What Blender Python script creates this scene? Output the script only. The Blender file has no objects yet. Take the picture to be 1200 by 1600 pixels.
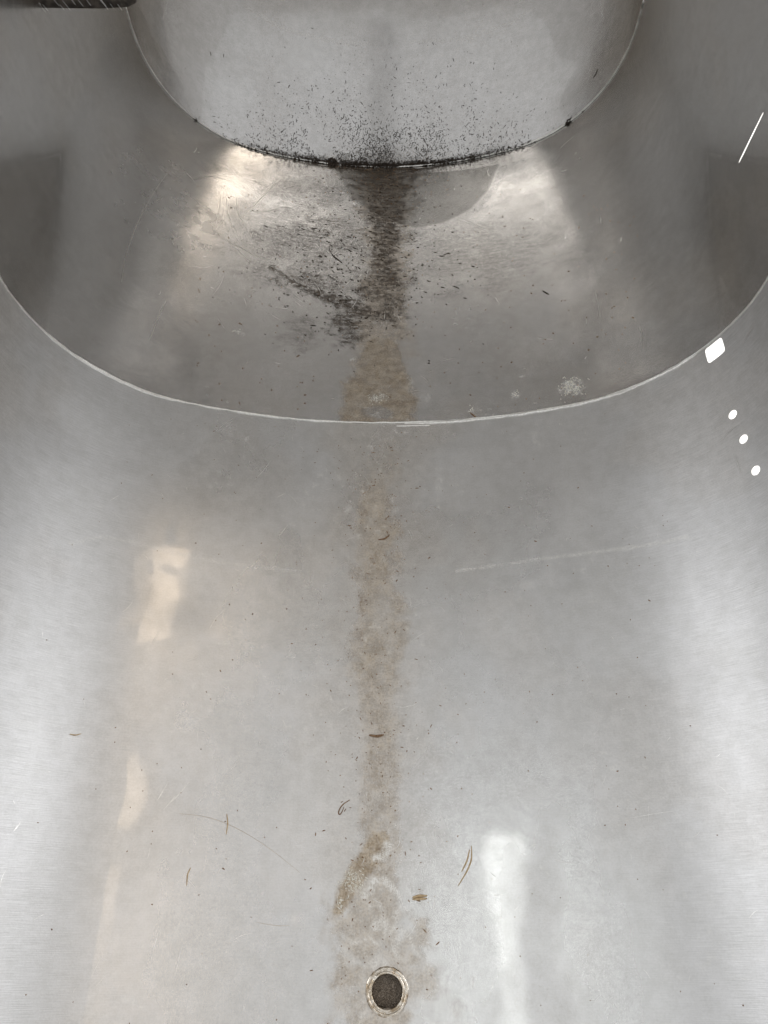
import bpy, math, random
import numpy as np
from mathutils import Vector

random.seed(7)
RNG = np.random.default_rng(11)
S = bpy.context.scene
COL = S.collection
R = math.radians

# ------------------------------------------------------------------ camera
CAM_Z, PITCH, FPX = 0.6, R(60.0), 1186.0        # height over the bed, degrees below level, focal length in px of the 1200x1600 frame
cam_d = bpy.data.cameras.new('camera')
cam = bpy.data.objects.new('camera', cam_d)
COL.objects.link(cam)
cam.location = (0, 0, CAM_Z)
cam.rotation_euler = (R(90) - PITCH, 0, 0)
cam_d.sensor_fit = 'VERTICAL'
cam_d.sensor_height = 24.0
cam_d.lens = 24.0 * FPX / 1600.0
cam_d.clip_start = 0.01
cam_d.clip_end = 200
S.camera = cam

# ------------------------------------------------------------------ world
w = bpy.data.worlds.new('World')
S.world = w
w.use_nodes = True
bg = w.node_tree.nodes['Background']
bg.inputs['Color'].default_value = (0.985, 0.988, 0.988, 1)
bg.inputs['Strength'].default_value = 0.66

S.view_settings.view_transform = 'Standard'
S.view_settings.look = 'None'
S.view_settings.exposure = 0.0
S.view_settings.gamma = 1.0
S.render.engine = 'CYCLES'
S.cycles.max_bounces = 12
S.cycles.glossy_bounces = 10
S.cycles.diffuse_bounces = 4
S.cycles.sample_clamp_indirect = 6.0
S.cycles.use_denoising = True


# ------------------------------------------------------------------ lamps read from the reflections, plus added fill lamps
def area_lamp(name, loc, sx, sy, radiance, color, aim=None, shape='RECTANGLE'):
    d = bpy.data.lights.new(name, 'AREA')
    d.shape = shape
    d.size, d.size_y = sx, sy
    A = sx * sy * (math.pi / 4 if shape in ('DISK', 'ELLIPSE') else 1)
    d.energy = radiance * A * math.pi
    d.color = color
    o = bpy.data.objects.new(name, d)
    COL.objects.link(o)
    o.location = loc
    if aim is not None:
        o.rotation_euler = (Vector(aim) - Vector(loc)).to_track_quat('-Z', 'Y').to_euler()
    return o


WARM = (1.0, 0.78, 0.55)
area_lamp('strip_lamp', (-0.39, -0.15, 3.0), 0.08, 1.26, 5.6, (0.97, 1.0, 0.96))
area_lamp('warm_strip_lamp', (1.0, -0.22, 3.0), 0.26, 1.1, 1.9, WARM)
area_lamp('warm_lamp', (1.01, 0.64, 3.0), 0.24, 0.22, 3.6, WARM)
area_lamp('warm_lamp', (1.10, 1.66, 3.0), 0.62, 0.50, 3.2, WARM)
area_lamp('warm_lamp', (1.75, 1.74, 3.0), 0.66, 0.22, 1.8, WARM)  # added lamp, draws the warm reflection out to the left
area_lamp('band_fill', (0.27, 1.35, 1.25), 0.42, 0.19, 5.2, (1.0, 0.93, 0.84))  # this pair is added, to brighten the band between the seams
area_lamp('band_fill', (-0.27, 1.35, 1.25), 0.42, 0.19, 5.2, (1.0, 0.93, 0.84))
area_lamp('side_fill', (-2.3, 0.9, 1.0), 1.3, 0.9, 5.6, (0.97, 0.98, 1.0), aim=(0, 0.3, 0.05))  # added pair, brightens the side walls of the run-out
area_lamp('side_fill', (2.3, 0.9, 1.0), 1.3, 0.9, 5.0, (0.97, 0.98, 1.0), aim=(0, 0.3, 0.05))
# added unseen lamp outside the right wall, brightening the pavement behind the holes
area_lamp('pavement_fill', (0.95, 1.0, -0.05), 0.7, 1.6, 5.0, (1.0, 0.99, 0.97))


# ------------------------------------------------------------------ helpers
def empty(name, loc=(0, 0, 0), parent=None):
    o = bpy.data.objects.new(name, None)
    COL.objects.link(o)
    o.location = loc
    o.empty_display_size = 0.05
    if parent:
        o.parent = parent
    return o


def obj(name, verts, faces, mat, parent=None, smooth=True):
    me = bpy.data.meshes.new(name)
    if isinstance(verts, np.ndarray):
        verts = verts.tolist()
    me.from_pydata(verts, [], faces if isinstance(faces, list) else faces.tolist())
    if smooth:
        me.polygons.foreach_set('use_smooth', [True] * len(me.polygons))
    me.materials.append(mat)
    me.update()
    o = bpy.data.objects.new(name, me)
    COL.objects.link(o)
    if parent:
        o.parent = parent
    return o


def tag(o, label=None, cat=None, group=None, kind=None):
    if label:
        o['label'] = label
    if cat:
        o['category'] = cat
    if group:
        o['group'] = group
    if kind:
        o['kind'] = kind
    return o


def vnoise(x, y, seed=0):
    """value noise on numpy arrays"""
    xi, yi = np.floor(x).astype(np.int64), np.floor(y).astype(np.int64)
    xf, yf = x - xi, y - yi
    xf, yf = xf * xf * (3 - 2 * xf), yf * yf * (3 - 2 * yf)

    def h(a, b):
        n = (a * 374761393 + b * 668265263 + seed * 1442695041) & 0xFFFFFFFF
        n = ((n ^ (n >> 13)) * 1274126177) & 0xFFFFFFFF
        n = n ^ (n >> 16)
        return (n & 0xFFFF) / 65535.0
    a, b, c, d = h(xi, yi), h(xi + 1, yi), h(xi, yi + 1), h(xi + 1, yi + 1)
    return (a * (1 - xf) + b * xf) * (1 - yf) + (c * (1 - xf) + d * xf) * yf


def fbm(x, y, seed=0, oct=4):
    t, amp, tot = 0, 1.0, 0
    for k in range(oct):
        t = t + amp * vnoise(x * 2 ** k + 17.3 * k, y * 2 ** k - 9.1 * k, seed + k)
        tot += amp
        amp *= 0.55
    return t / tot


def sstep(a, b, x):
    t = np.clip((x - a) / (b - a), 0, 1)
    return t * t * (3 - 2 * t)


# ------------------------------------------------------------------ shape of the chute
RF, TH1, RC = 0.567, R(18.5), 0.1686             # flat arc of the bed, its half angle, corner radius
A1 = RF * TH1
A2 = A1 + RC * (math.pi / 2 - TH1)
CX, CZ = (RF - RC) * math.sin(TH1), RF - (RF - RC) * math.cos(TH1)
HW = CX + RC                                      # half width at the side wall
HWALL = 0.17
A3 = A2 + HWALL
A4 = A3 + HW * math.pi / 2                        # up to the crown of the tube


def profile(s):
    """arc length across (0 at the middle) -> x, z, nx, nz (normal towards the inside)"""
    s = np.asarray(s, float)
    a, sg = np.abs(s), np.sign(s)
    t1 = a / RF
    x = RF * np.sin(t1)
    z = RF - RF * np.cos(t1)
    ang = t1
    m = a > A1
    t2 = TH1 + (a - A1) / RC
    x = np.where(m, CX + RC * np.sin(t2), x)
    z = np.where(m, CZ - RC * np.cos(t2), z)
    ang = np.where(m, t2, ang)
    m = a > A2
    x = np.where(m, HW, x)
    z = np.where(m, CZ + (a - A2), z)
    ang = np.where(m, math.pi / 2, ang)
    m = a > A3
    t4 = (a - A3) / HW
    x = np.where(m, HW * np.cos(t4), x)
    z = np.where(m, CZ + HWALL + HW * np.sin(t4), z)
    ang = np.where(m, math.pi / 2 + t4, ang)
    return sg * x, z, -sg * np.sin(ang), np.cos(ang)


SEAM_Y = 0.447
DIP, RISE = R(8.0), R(51.0)
L1A, L2, L3 = -0.40, 0.491, 2.4
ROOF3 = 0.50
ROOF2 = (0.15, 0.49)
SLOT = HW * math.acos(0.25 / HW)
ORI = [(0.0, 0.0), (SEAM_Y, 0.0), (SEAM_Y + L2 * math.cos(DIP), -L2 * math.sin(DIP))]
DIR = [(1.0, 0.0), (math.cos(DIP), -math.sin(DIP)), (math.cos(RISE), math.sin(RISE))]


DENTS = [[(-0.288, 0.375, 0.034, -0.0011), (-0.117, 0.425, 0.030, -0.0009), (-0.175, 0.255, 0.036, -0.0012), (-0.150, 0.225, 0.014, 0.00025), (-0.19, 0.27, 0.014, -0.0002), (-0.164, 0.098, 0.026, -0.0005),
          (0.206, 0.351, 0.045, 0.0008), (0.275, 0.180, 0.030, -0.0010), (-0.065, 0.019, 0.006, 0.00022), (0.20, 0.185, 0.05, -0.0006)],
         [(-0.260, 0.164, 0.045, -0.0012), (-0.266, 0.267, 0.030, -0.0010), (0.258, 0.190, 0.045, -0.0012), (-0.32, 0.12, 0.05, 0.0010), (0.164, 0.072, 0.05, 0.0006)],
         [(-0.315, 0.05, 0.035, -0.0014), (0.274, 0.05, 0.035, -0.0014), (-0.187, 0.068, 0.04, 0.0008), (0.170, 0.065, 0.04, 0.0008)]]
#         # s, t, radius, depth of the knocks in each stretch


def warp(k, s, t):
    """real sheet metal is never true: shallow oil-can waves and a few dents, metres along the normal"""
    d = (0.0010, 0.0015, 0.0015)[k] * (fbm(s * 5.5 + 3, t * 4.5 + 7, 21 + 5 * k, 2) - 0.5)
    d = d + 0.00022 * (fbm(s * 22 + 3, t * 18 + 7, 41 + 5 * k, 2) - 0.5)
    for (a, b, r, h) in DENTS[k]:
        d = d + h * np.exp(-((s - a) ** 2 + ((t - b) * 1.4) ** 2) / (r * r))
    edge = 1.0
    if k == 0:
        edge = sstep(0, 0.05, SEAM_Y - t)
    elif k == 1:
        edge = sstep(0, 0.05, t) * sstep(0, 0.05, L2 - t)
    else:
        edge = sstep(0, 0.05, t)
    return d * edge


def chute(k, s, t, lift=0.0):
    """section k, across s, along t -> points (n,3)"""
    s, t = np.asarray(s, float), np.asarray(t, float)
    x, z, nx, nz = profile(s)
    off = warp(k, s, t) + lift
    cosb, sinb = DIR[k]
    # normal tilted with the section
    px = x + nx * off
    py = ORI[k][0] + t * cosb - nz * off * sinb
    pz = ORI[k][1] + z + t * sinb + nz * off * cosb
    return np.stack([px, py, pz], -1)


def to_px(P):
    P = np.asarray(P)
    q = P - np.array([0, 0, CAM_Z])
    f = np.array([0, math.cos(PITCH), -math.sin(PITCH)])
    u = np.array([0, math.sin(PITCH), math.cos(PITCH)])
    d = q @ f
    return np.stack([600 + FPX * q[..., 0] / d, 800 - FPX * (q @ u) / d], -1), d


TR = [(L1A, SEAM_Y), (0.0, L2), (0.0, 0.75)]
_tab = []
for _k in range(3):
    _s, _t = np.meshgrid(np.linspace(-0.60, 0.60, 481), np.linspace(TR[_k][0], TR[_k][1], 321), indexing='ij')
    _p, _d = to_px(chute(_k, _s, _t))
    _p[_d < 0.05] = 1e6
    _tab.append((_s.ravel(), _t.ravel(), _p.reshape(-1, 2)))


def at(px, py, k=None):
    """where the line of sight through photo pixel (px, py) meets the chute: section, s, t"""
    if k is None:
        # by the two seams
        k = 0
        for kk in (1, 2):
            ss = np.linspace(-0.6, 0.6, 400)
            q, _ = to_px(chute(kk, ss, np.zeros(400)))
            yy = np.interp(px, q[:, 0][np.argsort(q[:, 0])], q[:, 1][np.argsort(q[:, 0])]) if q[:, 0].min() < px < q[:, 0].max() else -1
            if py < yy:
                k = kk
    s, t, p = _tab[k]
    d2 = (p[:, 0] - px) ** 2 + (p[:, 1] - py) ** 2
    i = np.argpartition(d2, 6)[:6]
    wt = 1 / (d2[i] + 0.05)
    wt /= wt.sum()
    return k, float((s[i] * wt).sum()), float((t[i] * wt).sum())


def line(pts, k):
    return np.array([at(x, y, k)[1:] for x, y in pts])


def dist_poly(s, t, pl, widths=None):
    """distance to a polyline in (s, t) metres; with widths returns distance / local width"""
    best = np.full(s.shape, 1e9)
    for i in range(len(pl) - 1):
        a, b = pl[i], pl[i + 1]
        ab = b - a
        h = np.clip(((s - a[0]) * ab[0] + (t - a[1]) * ab[1]) / (ab @ ab + 1e-12), 0, 1)
        d = np.hypot(s - a[0] - h * ab[0], t - a[1] - h * ab[1])
        if widths is not None:
            d = d / (widths[i] * (1 - h) + widths[i + 1] * h)
        best = np.minimum(best, d)
    return best


def blob(s, t, c, rs, rt):
    return np.sqrt(((s - c[0]) / rs) ** 2 + ((t - c[1]) / rt) ** 2)


# ------------------------------------------------------------------ materials
def new_mat(name):
    m = bpy.data.materials.new(name)
    m.use_nodes = True
    nt = m.node_tree
    nt.nodes.clear()
    out = nt.nodes.new('ShaderNodeOutputMaterial')
    return m, nt, out


def N(nt, typ, **kw):
    n = nt.nodes.new(typ)
    for k, v in kw.items():
        if hasattr(n, k):
            setattr(n, k, v)
        else:
            n.inputs[k].default_value = v
    return n


def mth(nt, op, a, b=None, clamp=False):
    n = nt.nodes.new('ShaderNodeMath')
    n.operation = op
    n.use_clamp = clamp
    for i, v in enumerate((a, b)):
        if v is None:
            continue
        if isinstance(v, (int, float)):
            n.inputs[i].default_value = v
        else:
            nt.links.new(v, n.inputs[i])
    return n.outputs[0]


def noise(nt, vec, scale, detail=4, rough=0.6, mapscale=None):
    if mapscale:
        mp = nt.nodes.new('ShaderNodeMapping')
        mp.inputs['Scale'].default_value = mapscale
        nt.links.new(vec, mp.inputs['Vector'])
        vec = mp.outputs[0]
    n = N(nt, 'ShaderNodeTexNoise')
    n.inputs['Scale'].default_value = scale
    n.inputs['Detail'].default_value = detail
    n.inputs['Roughness'].default_value = rough
    nt.links.new(vec, n.inputs['Vector'])
    return n.outputs['Fac']


def ramp(nt, val, a, b, lo=0.0, hi=1.0):
    n = nt.nodes.new('ShaderNodeMapRange')
    n.interpolation_type = 'SMOOTHSTEP'
    n.inputs['From Min'].default_value = a
    n.inputs['From Max'].default_value = b
    n.inputs['To Min'].default_value = lo
    n.inputs['To Max'].default_value = hi
    nt.links.new(val, n.inputs['Value'])
    return n.outputs[0]


def steel(name, rough=0.30, sharp_rough=0.055, sharp=0.16, base=(0.735, 0.733, 0.737), brush=0.2):
    m, nt, out = new_mat(name)
    L = nt.links.new
    uv = N(nt, 'ShaderNodeUVMap', uv_map='UVMap').outputs[0]

    def attr(n):
        a = nt.nodes.new('ShaderNodeAttribute')
        a.attribute_name = n
        return a.outputs['Fac']
    stain, dirt, haze, pale, walls = attr('stain'), attr('dirt'), attr('haze'), attr('pale'), attr('wall')
    # brush lines run round the section, fine mottling everywhere
    nb = noise(nt, uv, 1.0, 3, 0.6, (55, 1900, 1))
    nf = noise(nt, uv, 900.0, 2, 0.6)
    nl = noise(nt, uv, 14.0, 5, 0.62)
    nm = noise(nt, uv, 90.0, 5, 0.65)
    nfine = noise(nt, uv, 650.0, 3, 0.7)
    bsum = mth(nt, 'ADD', mth(nt, 'MULTIPLY', nb, mth(nt, 'ADD', mth(nt, 'MULTIPLY', walls, 0.9), 0.25)),
               mth(nt, 'MULTIPLY', nf, mth(nt, 'ADD', mth(nt, 'MULTIPLY', haze, 1.4), 0.22)))
    bump = N(nt, 'ShaderNodeBump')
    bump.inputs['Strength'].default_value = brush
    bump.inputs['Distance'].default_value = 0.0006
    L(bsum, bump.inputs['Height'])
    colr = N(nt, 'ShaderNodeMix', data_type='RGBA')
    colr.inputs[6].default_value = (base[0] * 0.86, base[1] * 0.86, base[2] * 0.845, 1)
    colr.inputs[7].default_value = (*base, 1)
    L(ramp(nt, mth(nt, 'ADD', mth(nt, 'MULTIPLY', nl, 0.25), mth(nt, 'ADD', mth(nt, 'MULTIPLY', nm, 0.40), mth(nt, 'MULTIPLY', nfine, 0.35))), 0.34, 0.66), colr.inputs[0])
    cb = N(nt, 'ShaderNodeMix', data_type='RGBA', blend_type='MULTIPLY')
    cb.inputs[0].default_value = 1.0
    L(colr.outputs[2], cb.inputs[6])
    gv = N(nt, 'ShaderNodeCombineColor')
    bb = ramp(nt, nb, 0.30, 0.70, 0.90, 1.05)
    L(mth(nt, 'ADD', 0.25, mth(nt, 'MULTIPLY', walls, 0.75)), cb.inputs[0])
    for i in range(3):
        L(bb, gv.inputs[i])
    L(gv.outputs[0], cb.inputs[7])
    colr = cb
    rg = mth(nt, 'ADD', attr('rough'), mth(nt, 'MULTIPLY', mth(nt, 'SUBTRACT', nl, 0.5), 0.05))
    rg = mth(nt, 'ADD', rg, mth(nt, 'MULTIPLY', haze, 0.16))

    def metal(r):
        p = N(nt, 'ShaderNodeBsdfPrincipled')
        p.inputs['Metallic'].default_value = 1.0
        L(colr.outputs[2], p.inputs['Base Color'])
        if isinstance(r, float):
            p.inputs['Roughness'].default_value = r
        else:
            L(r, p.inputs['Roughness'])
        return p
    pa, pb = metal(rg), metal(sharp_rough)
    L(bump.outputs[0], pa.inputs['Normal'])
    mx = nt.nodes.new('ShaderNodeMixShader')
    shf = mth(nt, 'MULTIPLY', mth(nt, 'SUBTRACT', 1.0, mth(nt, 'MULTIPLY', haze, 0.8), True), sharp)
    shf = mth(nt, 'MULTIPLY', mth(nt, 'SUBTRACT', 1.0, mth(nt, 'MULTIPLY', haze, 0.8), True), attr('polish'))
    L(shf, mx.inputs[0])
    L(pa.outputs[0], mx.inputs[1])
    L(pb.outputs[0], mx.inputs[2])
    cur = mx.outputs[0]

    def layer(cur, fac, c1, c2, r):
        p = N(nt, 'ShaderNodeBsdfPrincipled')
        p.inputs['Roughness'].default_value = r
        mc = N(nt, 'ShaderNodeMix', data_type='RGBA')
        mc.inputs[6].default_value = (*c1, 1)
        mc.inputs[7].default_value = (*c2, 1)
        L(ramp(nt, mth(nt, 'ADD', mth(nt, 'MULTIPLY', nm, 0.5), mth(nt, 'MULTIPLY', nfine, 0.5)), 0.40, 0.60), mc.inputs[0])
        L(mc.outputs[2], p.inputs['Base Color'])
        b2 = N(nt, 'ShaderNodeBump')
        b2.inputs['Strength'].default_value = 0.35
        b2.inputs['Distance'].default_value = 0.0008
        L(nm, b2.inputs['Height'])
        L(b2.outputs[0], p.inputs['Normal'])
        x = nt.nodes.new('ShaderNodeMixShader')
        L(fac, x.inputs[0])
        L(cur, x.inputs[1])
        L(p.outputs[0], x.inputs[2])
        return x.outputs[0]
    nx = noise(nt, uv, 420.0, 4, 0.75)
    dust = mth(nt, 'ADD', mth(nt, 'MULTIPLY', ramp(nt, nx, 0.50, 0.68), mth(nt, 'ADD', 0.07, mth(nt, 'MULTIPLY', haze, 0.45))), mth(nt, 'MULTIPLY', haze, 0.04), True)
    cur = layer(cur, dust, (0.50, 0.48, 0.45), (0.62, 0.60, 0.57), 0.6)
    # brown water film, broken up by two scales of noise
    nn = mth(nt, 'ADD', mth(nt, 'MULTIPLY', noise(nt, uv, 230.0, 6, 0.75), 0.6), mth(nt, 'MULTIPLY', noise(nt, uv, 900.0, 3, 0.7), 0.4))
    fs = mth(nt, 'MULTIPLY', stain, ramp(nt, nn, 0.33, 0.66, 0.65, 1.30), True)
    cur = layer(cur, fs, (0.31, 0.240, 0.165), (0.57, 0.485, 0.375), 0.6)
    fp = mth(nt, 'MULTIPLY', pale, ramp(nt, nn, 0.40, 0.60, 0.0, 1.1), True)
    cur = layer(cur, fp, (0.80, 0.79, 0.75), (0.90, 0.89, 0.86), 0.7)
    cur = layer(cur, attr('film_reflection'), (0.060, 0.054, 0.042), (0.095, 0.085, 0.066), 0.33)
    nd = noise(nt, uv, 210.0, 6, 0.75)
    nd2 = noise(nt, uv, 800.0, 3, 0.7)
    nd3 = noise(nt, uv, 1.0, 4, 0.65, (60, 260, 1))
    ndm = mth(nt, 'ADD', mth(nt, 'MULTIPLY', nd, 0.35), mth(nt, 'ADD', mth(nt, 'MULTIPLY', nd2, 0.40), mth(nt, 'MULTIPLY', nd3, 0.25)))
    fd = mth(nt, 'MULTIPLY', dirt, ramp(nt, ndm, 0.42, 0.56, 0.10, 1.35), True)
    cur = layer(cur, fd, (0.024, 0.018, 0.013), (0.095, 0.070, 0.048), 0.7)
    L(cur, out.inputs[0])
    return m


def plain(name, c1, c2, rough=0.6, scale=200.0, metallic=0.0, bump=0.3):
    m, nt, out = new_mat(name)
    L = nt.links.new
    tc = N(nt, 'ShaderNodeTexCoord').outputs['Object']
    n = noise(nt, tc, scale, 4, 0.65)
    mc = N(nt, 'ShaderNodeMix', data_type='RGBA')
    mc.inputs[6].default_value = (*c1, 1)
    mc.inputs[7].default_value = (*c2, 1)
    L(ramp(nt, n, 0.35, 0.65), mc.inputs[0])
    p = N(nt, 'ShaderNodeBsdfPrincipled')
    p.inputs['Roughness'].default_value = rough
    p.inputs['Metallic'].default_value = metallic
    L(mc.outputs[2], p.inputs['Base Color'])
    b = N(nt, 'ShaderNodeBump')
    b.inputs['Strength'].default_value = bump
    b.inputs['Distance'].default_value = 0.0006
    L(n, b.inputs['Height'])
    L(b.outputs[0], p.inputs['Normal'])
    L(p.outputs[0], out.inputs[0])
    return m


M_STEEL = steel('stainless_steel')
M_WELD = plain('weld_metal', (0.80, 0.79, 0.76), (0.95, 0.94, 0.91), 0.30, 500, 1.0, 0.5)
M_OUT = plain('mill_finish_steel', (0.45, 0.45, 0.45), (0.55, 0.55, 0.54), 0.45, 60, 1.0, 0.1)
M_RIM = plain('stained_rim_metal', (0.36, 0.28, 0.19), (0.88, 0.83, 0.75), 0.22, 160, 1.0, 0.8)
M_SCR = plain('scratched_metal', (0.72, 0.71, 0.69), (0.88, 0.87, 0.85), 0.40, 500, 1.0, 0.3)
M_DIRT = plain('black_dirt', (0.014, 0.010, 0.007), (0.060, 0.042, 0.028), 0.85, 900, 0, 0.6)
M_GRIT = plain('dark_grit', (0.17, 0.145, 0.12), (0.56, 0.49, 0.42), 0.8, 1500, 0, 1.0)
M_TAN = plain('dry_straw', (0.42, 0.29, 0.15), (0.62, 0.48, 0.30), 0.6, 600, 0, 0.4)
M_HUSK = plain('brown_husk', (0.16, 0.085, 0.040), (0.33, 0.21, 0.12), 0.65, 700, 0, 0.6)
M_PALE = plain('dried_residue', (0.76, 0.73, 0.63), (0.92, 0.90, 0.83), 0.8, 900, 0, 0.6)
M_BAR = plain('worn_dark_metal', (0.035, 0.030, 0.026), (0.11, 0.095, 0.082), 0.45, 130, 0.7, 0.8)


def translucent_roof(name, tr):
    """unseen roof of the tube, made translucent to brighten the steel inside"""
    m, nt, out = new_mat(name)
    d, t, g, m1, m2 = (nt.nodes.new('ShaderNode' + n) for n in ('BsdfDiffuse', 'BsdfTranslucent', 'BsdfAnisotropic', 'MixShader', 'MixShader'))
    d.inputs['Color'].default_value = (0.42, 0.42, 0.41, 1)
    t.inputs['Color'].default_value = (tr, tr * 0.99, tr * 0.98, 1)
    g.inputs['Roughness'].default_value = 0.25
    m1.inputs[0].default_value = 0.6
    m2.inputs[0].default_value = 0.15
    nt.links.new(d.outputs[0], m1.inputs[1])
    nt.links.new(t.outputs[0], m1.inputs[2])
    nt.links.new(m1.outputs[0], m2.inputs[1])
    nt.links.new(g.outputs[0], m2.inputs[2])
    nt.links.new(m2.outputs[0], out.inputs[0])
    return m


M_UNSEEN_ROOF, M_UNSEEN_ROOF_BRIGHT = translucent_roof('unseen_roof', 0.55), translucent_roof('unseen_roof_bright', 0.92)  # translucency added as fill light, stronger over the far stretch
M_CEIL = plain('painted_ceiling', (0.72, 0.72, 0.72), (0.80, 0.80, 0.79), 0.8, 5, 0, 0.05)
M_GROUND = plain('pale_concrete', (0.42, 0.41, 0.39), (0.55, 0.54, 0.52), 0.85, 12, 0, 0.3)

# ------------------------------------------------------------------ setting
GZ = -0.45
g = obj('ground', np.array([(-4, -4, GZ), (4, -4, GZ), (4, 6, GZ), (-4, 6, GZ)], float), [(0, 1, 2, 3)], M_GROUND, smooth=False)
tag(g, kind='structure')
# the flat ceiling of the shelter the slide runs out from; its front edge shows as the grey step in the bed's reflection
cy0, cz0 = 1.31, 3.06
V = [(x, y, z) for z in (cz0, cz0 + 0.2) for x, y in ((-4, cy0), (4, cy0), (4, 6), (-4, 6))]
c = obj('ceiling', V, [(3, 2, 1, 0), (4, 5, 6, 7), (0, 1, 5, 4), (1, 2, 6, 5), (2, 3, 7, 6), (3, 0, 4, 7)], M_CEIL, smooth=False)
tag(c, kind='structure')

# ------------------------------------------------------------------ the slide
slide = tag(empty('slide', (0, 0, GZ)),
            'stainless steel slide with welded seams and a brown water stain running to its drain hole', 'slide')
BASE = Vector((0, 0, GZ))


def pxw(x, y, wpx, k):
    a, b = np.array(at(x - wpx, y, k)[1:]), np.array(at(x + wpx, y, k)[1:])
    return 0.5 * float(np.hypot(*(b - a)))


def trail(s, t, k, pts, soft=(0.45, 1.15), wob=0.5, freq=60, seed=1):
    pl = line([(p[0], p[1]) for p in pts], k)
    ws = [pxw(p[0], p[1], p[2], k) for p in pts]
    d = dist_poly(s, t, pl, ws) + wob * (fbm(s * freq, t * freq, seed, 4) - 0.5) * 2
    return 1 - sstep(soft[0], soft[1], d)


def spot(s, t, k, x, y, rx, ry, wob=0.5, freq=80, seed=3, soft=(0.5, 1.1)):
    c = at(x, y, k)[1:]
    rt = abs(at(x, y - ry, k)[2] - at(x, y + ry, k)[2]) / 2
    d = blob(s, t, c, pxw(x, y, rx, k), rt) + wob * (fbm(s * freq, t * freq, seed, 4) - 0.5) * 2
    return 1 - sstep(soft[0], soft[1], d)


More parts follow.
